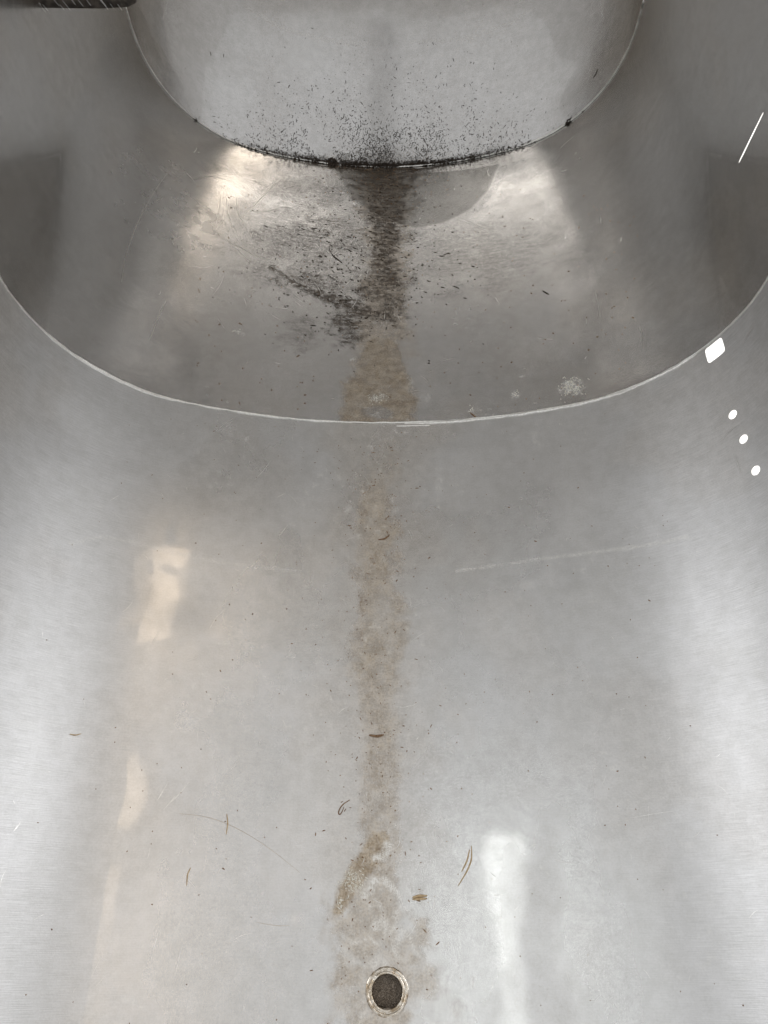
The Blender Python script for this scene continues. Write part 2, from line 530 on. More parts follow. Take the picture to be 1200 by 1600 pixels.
def masks(k, s, t):
    """stain, dirt, haze, pale, film_reflection, wall, polish, rough for points of section k"""
    z = np.zeros_like(s)
    stain, dirt, haze, pale, film_reflection = z.copy(), z.copy(), z.copy(), z.copy(), z.copy()
    wall = sstep(A1 * 0.8, A1 * 1.5, np.abs(s))
    big = fbm(s * 9, t * 7, 71 + k, 4)
    patch = sstep(0.42, 0.74, fbm(s * 20 + 5, t * 13, 81 + k, 6))
    haze = ((0.60, 0.35, 0.35)[k] * patch + 0.15 * big) * (1 - 0.85 * wall)
    core = np.abs(s) < 0.36
    S0, T0 = s[core], t[core]
    st, di, ha, pa, fi = (np.zeros_like(S0) for _ in range(5))
    mx = np.maximum
    if k == 0:
        c = [(600, 664, 50), (594, 720, 46), (580, 790, 36), (592, 850, 46), (586, 910, 38), (596, 970, 50), (584, 1040, 54), (592, 1110, 38),
             (600, 1180, 46), (590, 1240, 34), (598, 1290, 46), (588, 1345, 42)]
        var = 0.78 + 0.95 * (fbm(S0 * 60, T0 * 28, 5, 4) - 0.45)
        st = mx(st, 0.72 * var * sstep(-0.04, 0.16, 0.47 - T0) * trail(S0, T0, 0, c, (0.35, 1.25), 0.45, 70, 6))
        st = mx(st, 0.22 * trail(S0, T0, 0, [(p[0] - 4, p[1], p[2] * 2.3) for p in c], (0.3, 1.2), 0.5, 30, 7))
        st = mx(st, 1.0 * trail(S0, T0, 0, [(592, 1318, 22), (565, 1355, 19), (545, 1388, 17), (527, 1424, 10)], (0.5, 1.2), 0.45, 120, 8))
        st = mx(st, 0.58 * spot(S0, T0, 0, 590, 1430, 78, 105, 0.8, 70, 9))
        st = mx(st, 0.52 * spot(S0, T0, 0, 598, 1545, 88, 72, 0.9, 60, 10, (0.3, 1.2)))
        st = mx(st, 0.60 * spot(S0, T0, 0, 545, 1528, 30, 26, 0.6, 90, 11))
        st = mx(st, 0.60 * spot(S0, T0, 0, 595, 1600, 60, 30, 0.6, 90, 12))
        st = mx(st, 0.10 * spot(S0, T0, 0, 480, 970, 70, 170, 0.9, 30, 13))
        # lime veins left where puddles dried
        rid = 1 - np.abs(fbm(S0 * 62, T0 * 62, 31, 3) - 0.5) * 13
        reg = mx(spot(S0, T0, 0, 590, 1455, 70, 70, 0.3, 40, 14), 0.8 * spot(S0, T0, 0, 598, 1345, 30, 40, 0.3, 40, 15))
        pa = mx(pa, 0.85 * np.clip(rid * 1.2, 0, 1) * reg)
        pa = mx(pa, 1.3 * trail(S0, T0, 0, [(604, 1322, 8), (598, 1338, 7), (586, 1342, 6)], (0.4, 1.2), 0.3, 200, 16))
        pa = mx(pa, 1.3 * trail(S0, T0, 0, [(568, 1400, 6), (580, 1390, 7), (582, 1377, 6), (600, 1375, 8), (618, 1392, 6), (624, 1400, 5)], (0.4, 1.2), 0.3, 200, 17))
        pa = mx(pa, 0.2 * trail(S0, T0, 0, [(540, 1368, 10), (558, 1362, 9), (566, 1384, 10), (548, 1392, 8)], (0.2, 1.0), 0.6, 300, 18))
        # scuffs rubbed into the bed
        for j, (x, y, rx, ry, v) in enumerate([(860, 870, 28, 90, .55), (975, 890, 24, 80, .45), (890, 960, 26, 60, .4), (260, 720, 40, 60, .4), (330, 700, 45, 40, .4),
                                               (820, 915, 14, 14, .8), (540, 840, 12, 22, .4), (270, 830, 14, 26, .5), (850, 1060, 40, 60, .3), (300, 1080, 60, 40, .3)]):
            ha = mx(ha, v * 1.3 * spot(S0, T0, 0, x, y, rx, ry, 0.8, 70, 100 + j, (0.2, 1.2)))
        # reflected light lines, painted pale onto the bed
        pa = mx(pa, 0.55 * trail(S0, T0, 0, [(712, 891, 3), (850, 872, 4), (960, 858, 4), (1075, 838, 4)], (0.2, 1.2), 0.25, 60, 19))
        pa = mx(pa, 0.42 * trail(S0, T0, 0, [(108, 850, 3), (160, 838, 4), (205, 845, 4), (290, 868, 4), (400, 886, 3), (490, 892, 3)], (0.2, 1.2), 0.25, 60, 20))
        for (x, y, r, v) in [(656, 730, 5, .7), (684, 763, 7, .45), (578, 812, 6, .5), (545, 1012, 9, .5), (612, 1018, 9, .5), (618, 1290, 8, .6), (590, 1245, 12, .5), (456, 1434, 7, .45)]:
            pa = mx(pa, v * spot(S0, T0, 0, x, y, r, r, 0.7, 260, 21, (0.2, 1.1)))
    elif k == 1:
        var = 0.75 + 0.8 * (fbm(S0 * 45, T0 * 45, 5, 4) - 0.45)
        st = mx(st, 0.95 * var * trail(S0, T0, 1, [(597, 545, 30), (596, 575, 45), (592, 600, 54), (592, 625, 60), (593, 655, 60)], (0.75, 1.05), 0.25, 70, 6))
        di = mx(di, 0.26 * st)
        st = st * (1 - 0.75 * spot(S0, T0, 1, 592, 645, 28, 12, 0.5, 80, 7))
        st = mx(st, 0.60 * var * trail(S0, T0, 1, [(600, 300, 50), (605, 380, 40), (600, 460, 44), (596, 560, 48)], (0.4, 1.2), 0.6, 60, 8))
        di = mx(di, 1.25 * trail(S0, T0, 1, [(605, 262, 62), (600, 300, 52), (603, 335, 40)], (0.1, 1.3), 0.7, 100, 9))
        di = mx(di, 1.25 * trail(S0, T0, 1, [(604, 330, 30), (602, 370, 27), (600, 412, 24), (606, 440, 28)], (0.1, 1.4), 0.7, 120, 10))
        di = mx(di, 1.25 * trail(S0, T0, 1, [(425, 418, 8), (450, 436, 7), (476, 450, 8), (510, 464, 13), (560, 484, 20), (602, 492, 14)], (0.0, 1.5), 0.9, 170, 11))
        di = mx(di, 0.85 * spot(S0, T0, 1, 592, 450, 52, 34, 0.9, 80, 15, (0.0, 1.35)))
        di = mx(di, 0.51 * spot(S0, T0, 1, 480, 375, 150, 60, 0.9, 40, 16, (0.1, 1.2)))
        di = mx(di, 0.38 * spot(S0, T0, 1, 470, 300, 120, 30, 0.9, 40, 17, (0.1, 1.2)))
        di = mx(di, 0.28 * spot(S0, T0, 1, 760, 400, 130, 70, 0.9, 40, 18, (0.1, 1.2)))
        di = mx(di, 0.38 * spot(S0, T0, 1, 470, 520, 40, 30, 0.9, 60, 19, (0.1, 1.2)))
        di = mx(di, 0.94 * spot(S0, T0, 1, 545, 505, 34, 34, 1.0, 150, 12, (0.0, 1.3)))
        di = mx(di, 0.88 * spot(S0, T0, 1, 612, 478, 26, 40, 1.0, 150, 13, (0.0, 1.3)))
        di = mx(di, 0.69 * spot(S0, T0, 1, 480, 440, 70, 22, 1.0, 120, 14, (0.0, 1.3)))
        # smooth dried puddle in front of the far seam, with a pale tide mark
        edge = [(782, 256), (768, 295), (738, 328), (694, 350), (650, 358), (590, 340), (548, 312), (520, 262)]
        pl = line(edge, 1)
        poly = np.vstack([pl, pl[:1]])
        ins = np.zeros(S0.shape, bool)
        for i in range(len(poly) - 1):
            a, b = poly[i], poly[i + 1]
            if abs(b[1] - a[1]) < 1e-9:
                continue
            hit = ((a[1] > T0) != (b[1] > T0)) & (S0 < (b[0] - a[0]) * (T0 - a[1]) / (b[1] - a[1]) + a[0])
            ins ^= hit
        dd = dist_poly(S0, T0, pl)
        fi = mx(fi, np.where(ins, 0.50 * sstep(0, 0.006, dd) * (0.8 + 0.4 * fbm(S0 * 30, T0 * 30, 20, 3)), 0))
        pa = mx(pa, 0.34 * trail(S0, T0, 1, [(786, 262, 7), (772, 297, 7), (742, 330, 7), (698, 352, 8), (650, 364, 6)], (0.6, 1.2), 0.2, 60, 21))
        ha = mx(ha, 0.7 * spot(S0, T0, 1, 440, 380, 190, 70, 1.0, 90, 22, (0.2, 1.2)))
        ha = mx(ha, 0.5 * spot(S0, T0, 1, 700, 330, 150, 70, 1.0, 90, 23, (0.2, 1.2)))
        for (x, y, rx, ry, v) in [(893, 605, 20, 16, .95), (805, 617, 7, 9, .6), (590, 622, 14, 9, .95), (736, 642, 7, 7, .5), (372, 518, 8, 5, .6), (380, 523, 5, 4, .5),
                                  (550, 562, 5, 3, .7), (640, 600, 8, 14, .35), (817, 588, 5, 3, .4), (838, 630, 4, 3, .5), (668, 622, 14, 10, .25)]:
            pa = mx(pa, v * spot(S0, T0, 1, x, y, rx, ry, 0.8, 260, 24, (0.2, 1.05)))
        # dirt collected in the corner of the far seam
        di = mx(di, 0.9 * (1 - sstep(0.0, 0.0045, L2 - T0)) * (1 - sstep(0.13, 0.20, np.abs(S0))))
    else:
        near = np.exp(-T0 / 0.030)
        wide = np.exp(-(S0 / 0.15) ** 2)
        st = mx(st, 0.20 * (0.4 + 1.0 * fbm(S0 * 14, T0 * 10, 5, 4)))
        st = mx(st, 0.52 * near * wide * (0.4 + 1.2 * fbm(S0 * 30, T0 * 30, 6, 4)))
        fi = mx(fi, 0.22 * trail(S0, T0, 2, [(600, 60, 34), (600, 120, 36), (596, 180, 34), (600, 250, 50)], (0.1, 1.2), 0.4, 30, 7))  # dark reflected streak, painted in with the puddle film colour
        di = mx(di, 0.95 * (1 - sstep(0.002, 0.011, T0 + 0.010 * (fbm(S0 * 90, T0 * 90, 8, 3) - 0.5))) * (1 - sstep(0.10, 0.21, np.abs(S0))))
        di = mx(di, 0.5 * near ** 2 * np.exp(-(S0 / 0.08) ** 2))
        pa = mx(pa, 0.40 * trail(S0, T0, 2, [(382, 8, 3), (440, 44, 4), (530, 66, 4), (580, 68, 3)], (0.2, 1.2), 0.2, 50, 9))  # reflected light arc painted pale, left half
        pa = mx(pa, 0.40 * trail(S0, T0, 2, [(640, 66, 3), (730, 58, 4), (800, 35, 3), (835, 12, 3)], (0.2, 1.2), 0.2, 50, 10))  # right half of the painted reflection arc
    stain[core], dirt[core], pale[core], film_reflection[core] = st, di, np.maximum(pa, 0), fi
    stain = np.maximum(stain, 0.10 * sstep(0.5, 0.7, fbm(s * 11 + 2, t * 8 + 4, 131 + k, 4)))
    pale = np.maximum(pale, 0.45 * sstep(0.80, 0.90, vnoise(s * 260, t * 260, 171)) * sstep(0.50, 0.68, fbm(s * 13, t * 11, 151 + k, 3)) * (1 - wall))
    haze[core] = np.maximum(haze[core], ha)
    polish = (0.0, 0.11, 0.20)[k] * wall + (1 - wall) * (0.10, 0.26, 0.22)[k]
    rough = (0.25, 0.11, 0.15)[k] + (0.28, 0.14, 0.04)[k] * wall
    return stain, dirt, haze, pale, film_reflection, wall, polish, rough


ATTRS = ('stain', 'dirt', 'haze', 'pale', 'film_reflection', 'wall', 'polish', 'rough')


def raw_sheet(k, s, t, q, name, label=None, lift=0.0, thick=True, mat=None):
    P = chute(k, s, t, lift) - np.array(BASE)
    me = bpy.data.meshes.new(name)
    me.vertices.add(len(P))
    me.vertices.foreach_set('co', P.ravel())
    me.loops.add(len(q) * 4)
    me.loops.foreach_set('vertex_index', q.ravel().astype(np.int32))
    me.polygons.add(len(q))
    me.polygons.foreach_set('loop_start', (np.arange(len(q)) * 4).astype(np.int32))
    me.update(calc_edges=True)
    me.polygons.foreach_set('use_smooth', np.ones(len(q), bool))
    uvl = me.uv_layers.new(name='UVMap')
    uv = np.stack([s[q.ravel()], t[q.ravel()] + 3.0 * k], -1)
    uvl.data.foreach_set('uv', uv.ravel().astype(np.float32))
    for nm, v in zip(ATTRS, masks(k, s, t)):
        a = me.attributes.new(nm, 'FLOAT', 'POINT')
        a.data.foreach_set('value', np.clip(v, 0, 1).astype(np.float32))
    me.materials.append(mat or M_STEEL)
    me.validate()
    o = bpy.data.objects.new(name, me)
    COL.objects.link(o)
    o.parent = slide
    if thick:
        md = o.modifiers.new('thickness', 'SOLIDIFY')
        md.thickness = 0.003
        md.offset = -1
    if label:
        o['label'] = label
    return o


EDGE0 = lambda t: A2 + 0.03 - 0.135 * (1 - sstep(0.02, 0.42, t))     # the side walls of the run-out drop towards its end


def sheet(k, s_lin, t_lin, name, label=None, holes=()):
    s, t = np.meshgrid(s_lin, t_lin, indexing='ij')
    ns, ntt = len(s_lin), len(t_lin)
    idx = np.arange(ns * ntt).reshape(ns, ntt)
    q = np.stack([idx[:-1, :-1], idx[:-1, 1:], idx[1:, 1:], idx[1:, :-1]], -1).reshape(-1, 4)[:, ::-1]
    if k == 0:
        f = EDGE0(t) / s_lin[-1]
        a = np.abs(s)
        s = np.where(a > 0.2, np.sign(s) * (0.2 + (a - 0.2) * (EDGE0(t) - 0.2) / (s_lin[-1] - 0.2)), s)
    sf, tf = s.ravel(), t.ravel()
    for (hs, ht, rs, rt) in holes:
        cs, ct = sf[q].mean(1), tf[q].mean(1)
        q = q[np.maximum(np.abs(cs - hs) / rs, np.abs(ct - ht) / rt) > 1]
    return raw_sheet(k, sf, tf, q, name, label)


def superring(name, k, c, inner, outer, power, n=48, rings=5, rot=0.0, label=None):
    """plate round a hole: a rounded opening (inner half sizes) to an outer edge, lying on the section"""
    a = np.linspace(0, 2 * math.pi, n, endpoint=False)
    ss, tt = [], []
    for j in range(rings):
        h = j / (rings - 1)
        pw = power * (1 - h) + 12 * h
        rr = (np.abs(np.cos(a)) ** pw + np.abs(np.sin(a)) ** pw) ** (-1 / pw)
        u, v = rr * np.cos(a) * (inner[0] * (1 - h) + outer[0] * h), rr * np.sin(a) * (inner[1] * (1 - h) + outer[1] * h)
        ss.append(c[0] + u * math.cos(rot) - v * math.sin(rot))
        tt.append(c[1] + u * math.sin(rot) + v * math.cos(rot))
    ss, tt = np.concatenate(ss), np.concatenate(tt)
    if k == 0:
        tt = np.minimum(tt, SEAM_Y - 0.0004)
    q = []
    for j in range(rings - 1):
        for i in range(n):
            i2 = (i + 1) % n
            q.append((j * n + i, (j + 1) * n + i, (j + 1) * n + i2, j * n + i2))
    return raw_sheet(k, ss, tt, np.array(q), name, label, lift=0.00010, thick=False)


def slin(hi, far=0.010):
    """fine spacing over the stained middle, coarser on the walls"""
    c = np.arange(-0.0805, 0.0806, 0.00115)
    m = np.arange(0.0805 + 0.0022, min(0.52, hi), 0.0022)
    up = np.arange(m[-1] + far, hi + far * 0.5, far)
    r = np.concatenate([m, up]) if len(up) else m
    return np.concatenate([-r[::-1], c, r])


DRAIN = at(604, 1549, 0)[1:]
WALL1 = A3 - 0.02
WALL0 = A2 + 0.03
ROUND = [at(x, y, 0)[1:] for x, y in ((1145, 648), (1162, 687), (1181, 735))]
SQ = at(1117, 548, 0)[1:]
SLIT = at(1173, 216, 1)[1:]
_a, _b = at(1154, 255, 1)[1:], at(1192, 177, 1)[1:]
SLIT_ROT, SLIT_LEN = math.atan2(_b[1] - _a[1], _b[0] - _a[0]) - math.pi / 2, 0.5 * math.hypot(_b[0] - _a[0], _b[1] - _a[1])
h0 = [(DRAIN[0], DRAIN[1], 0.0105, 0.0105)] + [(c[0], c[1], 0.0085, 0.0085) for c in ROUND] + [(SQ[0], SQ[1], 0.013, 0.013)]
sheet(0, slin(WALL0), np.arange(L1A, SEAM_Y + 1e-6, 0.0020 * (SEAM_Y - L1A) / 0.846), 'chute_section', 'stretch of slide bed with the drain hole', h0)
sheet(1, slin(WALL1), np.linspace(0, L2, 260), 'chute_section', 'stretch of slide bed between the two welded seams', [(SLIT[0], SLIT[1], SLIT_LEN + 0.004, SLIT_LEN + 0.004)])
sheet(2, slin(A3 + SLOT), np.concatenate([np.linspace(0, 0.40, 185), np.linspace(0.42, L3, 40)]), 'chute_section', 'steep far stretch of slide bed speckled with dark debris')
for k, t0, t1 in ((1, *ROOF2), (2, 0.0, 0.10), (2, ROOF3, L3)):  # unseen roof pieces, gap over the bend shaped to let light in
    for sg in (0, 1):
        ss = np.linspace(WALL1, A4, 40)
        s2, t2 = np.meshgrid(ss if sg else -ss[::-1], np.linspace(t0, t1, 24), indexing='ij')
        idx = np.arange(s2.size).reshape(s2.shape)
        q = np.stack([idx[:-1, :-1], idx[:-1, 1:], idx[1:, 1:], idx[1:, :-1]], -1).reshape(-1, 4)[:, ::-1]
        raw_sheet(k, s2.ravel(), t2.ravel(), q, 'unseen_tube_roof', mat=M_UNSEEN_ROOF if k == 1 else M_UNSEEN_ROOF_BRIGHT, thick=False)
for c in ROUND:
    superring('bolt_hole', 0, c, (0.0040, 0.0037), (0.012, 0.012), 2.0)
superring('square_hole', 0, SQ, (0.0092, 0.0080), (0.017, 0.0165), 6.0, n=64)
superring('slit_hole', 1, SLIT, (0.0009, SLIT_LEN), (SLIT_LEN + 0.012, SLIT_LEN + 0.012), 5.0, n=96, rot=SLIT_ROT)


# ------------------------------------------------------------------ tubes, rings and flecks laid on the sheet
def tube_mesh(P, rad, sides=6, flat=None):
    """tube along points P with radius per point"""
    P = np.asarray(P, float)
    T = np.gradient(P, axis=0)
    T /= np.linalg.norm(T, axis=1)[:, None] + 1e-12
    up = np.array([0, 0, 1.0])
    V, F = [], []
    for i, (p, tt, r) in enumerate(zip(P, T, rad)):
        a = np.cross(tt, up)
        if np.linalg.norm(a) < 1e-5:
            a = np.array([1.0, 0, 0])
        a /= np.linalg.norm(a)
        b = np.cross(a, tt)
        for j in range(sides):
            an = 2 * math.pi * j / sides
            V.append(p + r * (math.cos(an) * a + math.sin(an) * b * (flat or 1)))
    n = len(P)
    for i in range(n - 1):
        for j in range(sides):
            j2 = (j + 1) % sides
            F.append((i * sides + j, i * sides + j2, (i + 1) * sides + j2, (i + 1) * sides + j))
    F.append(tuple(range(sides))[::-1])
    F.append(tuple((n - 1) * sides + j for j in range(sides)))
    return V, F


def merge(parts):
    V, F = [], []
    for v, f in parts:
        o = len(V)
        V.extend(tuple(x) for x in v)
        F.extend(tuple(i + o for i in q) for q in f)
    return V, F


def on_slide(parts, name, mat, label=None, kind=None):
    V, F = merge(parts)
    V = [tuple(Vector(v) - BASE) for v in V]
    o = obj(name, V, F, mat, slide)
    return tag(o, label, None, None, kind)


def bead(k, t0, s0, s1, r0, seed, amp=0.0006, n=420, lift=0.0002):
    s = np.linspace(s0, s1, n)
    z = np.zeros(n)
    off = amp * 2 * (fbm(s * 45, z, seed, 3) - 0.5) + amp * 0.8 * (fbm(s * 260, z, seed + 3, 2) - 0.5)
    rad = r0 * (0.45 + 1.1 * fbm(s * 60, z + 4, seed + 7, 3)) * np.clip(0.35 + 0.65 * np.sin(np.linspace(0, math.pi, n)) * 6, 0.3, 1)
    return tube_mesh(chute(k, s, np.full(n, t0) + off, lift), rad, 6)


on_slide([bead(0, SEAM_Y, -0.62, 0.62, 0.0010, 51, 0.0008), bead(0, SEAM_Y - 0.0014, 0.02, 0.30, 0.0012, 52, 0.0011), bead(0, SEAM_Y - 0.001, -0.33, -0.20, 0.0008, 53, 0.0008),
          bead(0, SEAM_Y - 0.0040, 0.012, 0.045, 0.0008, 54, 0.0005, 60)], 'weld_seam', M_WELD, 'bright nearer weld line curving across the slide')
on_slide([bead(2, 0.0012, -0.62, 0.62, 0.0009, 61, 0.0004), bead(2, 0.002, 0.19, 0.40, 0.0010, 62, 0.0004, 160)], 'weld_seam', M_WELD, 'far weld line packed with black dirt')

# ------------------------------------------------------------------ drain
D0 = Vector(chute(0, [DRAIN[0]], [DRAIN[1]])[0])


def lathe(prof, n=48, c=D0, seed=None):
    V, F = [], []
    for j, (r, z) in enumerate(prof):
        for i in range(n):
            a = 2 * math.pi * i / n
            w = 1.0
            if seed is not None:
                w = 1 + 0.03 * (random.random() - 0.5)
            V.append((c.x + r * w * math.cos(a), c.y + r * w * math.sin(a), c.z + z))
    for j in range(len(prof) - 1):
        for i in range(n):
            i2 = (i + 1) % n
            F.append((j * n + i, (j + 1) * n + i, (j + 1) * n + i2, j * n + i2)[::-1])
    return V, F


def child(parent, parts, name, mat, label=None, kind=None):
    V, F = merge(parts)
    o = obj(name, [tuple(Vector(v) - BASE) for v in V], F, mat, parent)
    return tag(o, label, None, None, kind)


drain = on_slide([lathe([(0.0106, -0.0005), (0.0106, -0.020), (0.0100, -0.020), (0.0098, -0.0010)], 48)], 'drain', M_RIM, 'round drain hole with a stained metal rim')
rimp = [(0.0152, -0.0006), (0.0143, 0.0004), (0.0133, 0.0010), (0.0126, 0.0007), (0.0122, 0.0002), (0.0117, 0.0008), (0.0108, 0.0011), (0.0101, 0.0006), (0.0098, -0.0012)]
child(drain, [lathe(rimp, 64, D0, 1)], 'drain_rim', M_RIM)
V, F = [], []
n = 46
for i in range(n):
    for j in range(n):
        x, y = (i / (n - 1) - 0.5) * 0.021, (j / (n - 1) - 0.5) * 0.021
        V.append((D0.x + x, D0.y + y, D0.z - 0.011 + 0.0016 * random.random() - 6 * (x * x + y * y)))
for i in range(n - 1):
    for j in range(n - 1):
        x, y = ((i + .5) / (n - 1) - 0.5) * 0.021, ((j + .5) / (n - 1) - 0.5) * 0.021
        if math.hypot(x, y) < 0.0103:
            F.append((i * n + j, (i + 1) * n + j, (i + 1) * n + j + 1, i * n + j + 1))
o = child(drain, [(V, F)], 'drain_grit', M_GRIT)
o.data.polygons.foreach_set('use_smooth', [False] * len(o.data.polygons))


# ------------------------------------------------------------------ flecks
def fleck(k, s, t, ln, wd, rot, h=None):
    """one flake: a low six-sided chip lying on the sheet"""
    h = h or wd * 0.5
    u = [(-.5, 0), (-.2, .5), (.25, .42), (.5, .05), (.2, -.5), (-.3, -.4)]
    bend = (random.random() - .5) * 0.8
    pts = []
    for (a, b) in u:
        a2, b2 = a * ln, b * wd + bend * ln * (a * a - .1)
        pts.append((s + a2 * math.cos(rot) - b2 * math.sin(rot), t + a2 * math.sin(rot) + b2 * math.cos(rot)))
    pts = np.array(pts)
    lo = chute(k, pts[:, 0], pts[:, 1], 0.0001)
    c = pts.mean(0)
    hi = chute(k, c[0] + (pts[:, 0] - c[0]) * .6, c[1] + (pts[:, 1] - c[1]) * .6, h)
    V = np.vstack([lo, hi])
    F = [tuple(range(6, 12))] + [(i, (i + 1) % 6, 6 + (i + 1) % 6, 6 + i) for i in range(6)]
    return V, F


def stuff(name, parts, mat, label):
    V, F = merge(parts)
    o = obj(name, V, F, mat, None, smooth=False)
    return tag(o, label, 'debris', None, 'stuff')


parts = []
for _ in range(7200):
    t = RNG.exponential(0.021) * (1.0 if RNG.random() < 0.75 else 1.7) + 0.001
    s = RNG.normal(-0.005, 0.105)
    if t > 0.16 or abs(s) > 0.27 or RNG.random() > np.exp(-(s / 0.19) ** 2) * 1.1:
        continue
    if float(fbm(np.array([s * 42]), np.array([t * 42]), 91, 3)[0]) < RNG.uniform(0.25, 0.62):
        continue
    ln = 0.0006 + RNG.exponential(0.0015)
    parts.append(fleck(2, s, t, min(ln, 0.0055), 0.0005 + 0.0006 * RNG.random(), RNG.normal(1.3, 0.9)))
for _ in range(2000):                       # packed into the corner of the seam
    s = RNG.normal(0.0, 0.075) if RNG.random() < 0.8 else RNG.uniform(-0.2, 0.2)
    parts.append(fleck(2, s, abs(RNG.normal(0, 0.0028)) + 0.0006, 0.001 + RNG.exponential(0.0012), 0.0008 + 0.001 * RNG.random(), RNG.uniform(0, 3.1), 0.0012))
stuff('debris_flecks', parts, M_DIRT, 'black flecks of leaf litter scattered over the steep bed above the far seam')
parts, dark = [], []
for _ in range(230):
    x, y = RNG.uniform(300, 1000), RNG.uniform(290, 640)
    k, s, t = at(x, y, 1)
    if 0.01 < t < L2 - 0.004:
        parts.append(fleck(1, s, t, 0.0009 + RNG.exponential(0.0007), 0.0008 + 0.0005 * RNG.random(), RNG.uniform(0, 3.1)))
for _ in range(260):
    s, t = RNG.normal(0.0, 0.04), L2 - abs(RNG.normal(0, 0.05))
    parts.append(fleck(1, s, t, 0.0008 + RNG.exponential(0.0009), 0.0005 + 0.0006 * RNG.random(), RNG.uniform(0, 3.1)))
for _ in range(650):                       # around the black smear
    x, y = RNG.normal(575, 75), RNG.normal(400, 65)
    k, s, t = at(x, y, 1)
    if 0.01 < t < L2 - 0.004:
        dark.append(fleck(1, s, t, 0.0012 + RNG.exponential(0.0016), 0.0007 + 0.0006 * RNG.random(), RNG.normal(-0.45, 0.6)))
for _ in range(300):
    s, t = RNG.normal(-0.005, 0.13), RNG.uniform(-0.07, 0.44)
    if abs(s) < 0.27 and math.hypot(s - DRAIN[0], t - DRAIN[1]) > 0.017:
        parts.append(fleck(0, s, t, 0.0005 + RNG.exponential(0.0006), 0.0006 + 0.0004 * RNG.random(), RNG.uniform(0, 3.1)))
for _ in range(300):
    s, t = RNG.normal(-0.006, 0.02), RNG.uniform(-0.02, 0.42)
    if math.hypot(s - DRAIN[0], t - DRAIN[1]) > 0.017:
        parts.append(fleck(0, s, t, 0.0006 + RNG.exponential(0.0008), 0.0005 + 0.0004 * RNG.random(), RNG.uniform(0, 3.1)))
stuff('smear_specks', dark, M_DIRT, 'dark streaky specks round the black smear between the seams')
stuff('grit_specks', parts, M_HUSK, 'fine brown grit specks dotted over the bed and along the water stain')

# dried pale residue: crusty grains standing on the sheet
parts = []
for (x, y, rx, ry, n) in [(893, 605, 17, 14, 120), (590, 622, 13, 8, 46), (805, 617, 6, 8, 12), (552, 1378, 18, 22, 130), (372, 518, 7, 4, 8), (736, 641, 5, 5, 8), (533, 1415, 6, 10, 18)]:
    for _ in range(n):
        k, s, t = at(RNG.normal(x, rx * .55), RNG.normal(y, ry * .55))
        parts.append(fleck(k, s, t, 0.0007 + RNG.exponential(0.0006), 0.0006 + 0.0004 * RNG.random(), RNG.uniform(0, 3.1), 0.0005))
on_slide(parts, 'residue_crust', M_PALE, 'pale dried crust in small patches on the bed', 'stuff')


# ------------------------------------------------------------------ scratches
def ribbon(k, pts, w, lift=0.00012):
    """flat burr along (s,t) points"""
    pts = np.asarray(pts, float)
    n = 10
    u = np.linspace(0, len(pts) - 1, n)
    p = np.stack([np.interp(u, np.arange(len(pts)), pts[:, i]) for i in (0, 1)], -1)
    T = np.gradient(p, axis=0)
    T /= np.linalg.norm(T, axis=1)[:, None] + 1e-12
    nrm = np.stack([-T[:, 1], T[:, 0]], -1)
    ww = (w * np.sin(np.linspace(0.12, math.pi - 0.12, n)))[:, None]
    a, b = p + nrm * ww, p - nrm * ww
    V = np.vstack([chute(k, a[:, 0], a[:, 1], lift), chute(k, b[:, 0], b[:, 1], lift)])
    return V, [(i, n + i, n + i + 1, i + 1) for i in range(n - 1)]


parts = []
for pl in [[(262, 270), (238, 305), (212, 352), (196, 402), (190, 440)], [(240, 316), (256, 308)], [(345, 300), (342, 330), (338, 352)], [(352, 300), (356, 335), (366, 362)],
           [(368, 305), (372, 335), (386, 356)], [(435, 284), (408, 310), (384, 336)], [(446, 322), (420, 330), (395, 332)], [(300, 280), (330, 275), (360, 282)],
           [(260, 470), (245, 500), (235, 530)], [(330, 360), (400, 400), (430, 410)], [(360, 380), (390, 410)]]:
    parts.append(ribbon(1, line(pl, 1), 0.00045))
for pl in [[(332, 678), (352, 662), (370, 651)], [(345, 676), (365, 658)], [(398, 750), (412, 735), (424, 718)], [(326, 985), (338, 965), (352, 952)], [(238, 1005), (248, 988)],
           [(436, 838), (450, 820)], [(172, 782), (186, 774)], [(432, 778), (446, 770)], [(1126, 690), (1140, 675), (1152, 664)], [(1148, 712), (1160, 745)], [(1160, 540), (1180, 500)],
           [(274, 1520), (280, 1500), (284, 1480)], [(236, 1500), (248, 1450)], [(20, 1300), (34, 1284)], [(738, 1545), (740, 1525)], [(262, 1258), (280, 1240), (296, 1222)], [(255, 1266), (275, 1242)],
           [(244, 1252), (262, 1225)]]:
    parts.append(ribbon(0, line(pl, 0), 0.00035))
for _ in range(300):
    k = 0 if RNG.random() < 0.45 else 1
    s, t = RNG.uniform(-0.27, 0.27), RNG.uniform(-0.05, 0.43) if k == 0 else RNG.uniform(0.02, 0.46)
    if k == 1 and RNG.random() < 0.6:
        s, t = RNG.normal(-0.09, 0.07), RNG.normal(0.29, 0.06)
        if t > 0.47 or t < 0.02:
            continue
    a = RNG.uniform(0, math.pi)
    ln = 0.003 + RNG.exponential(0.0045 if k == 0 else 0.008)
    c = RNG.normal(0, 0.25)
    v = np.linspace(-.5, .5, 4) * ln
    if k == 0 and math.hypot(s - DRAIN[0], t - DRAIN[1]) < 0.03:
        continue
    parts.append(ribbon(k, np.stack([s + v * math.cos(a) - c * v * v / ln * math.sin(a), t + v * math.sin(a) + c * v * v / ln * math.cos(a)], -1), 0.00012 + 0.00012 * RNG.random()))
on_slide(parts, 'scratches', M_SCR, 'short scratches rubbed into the steel', 'stuff')


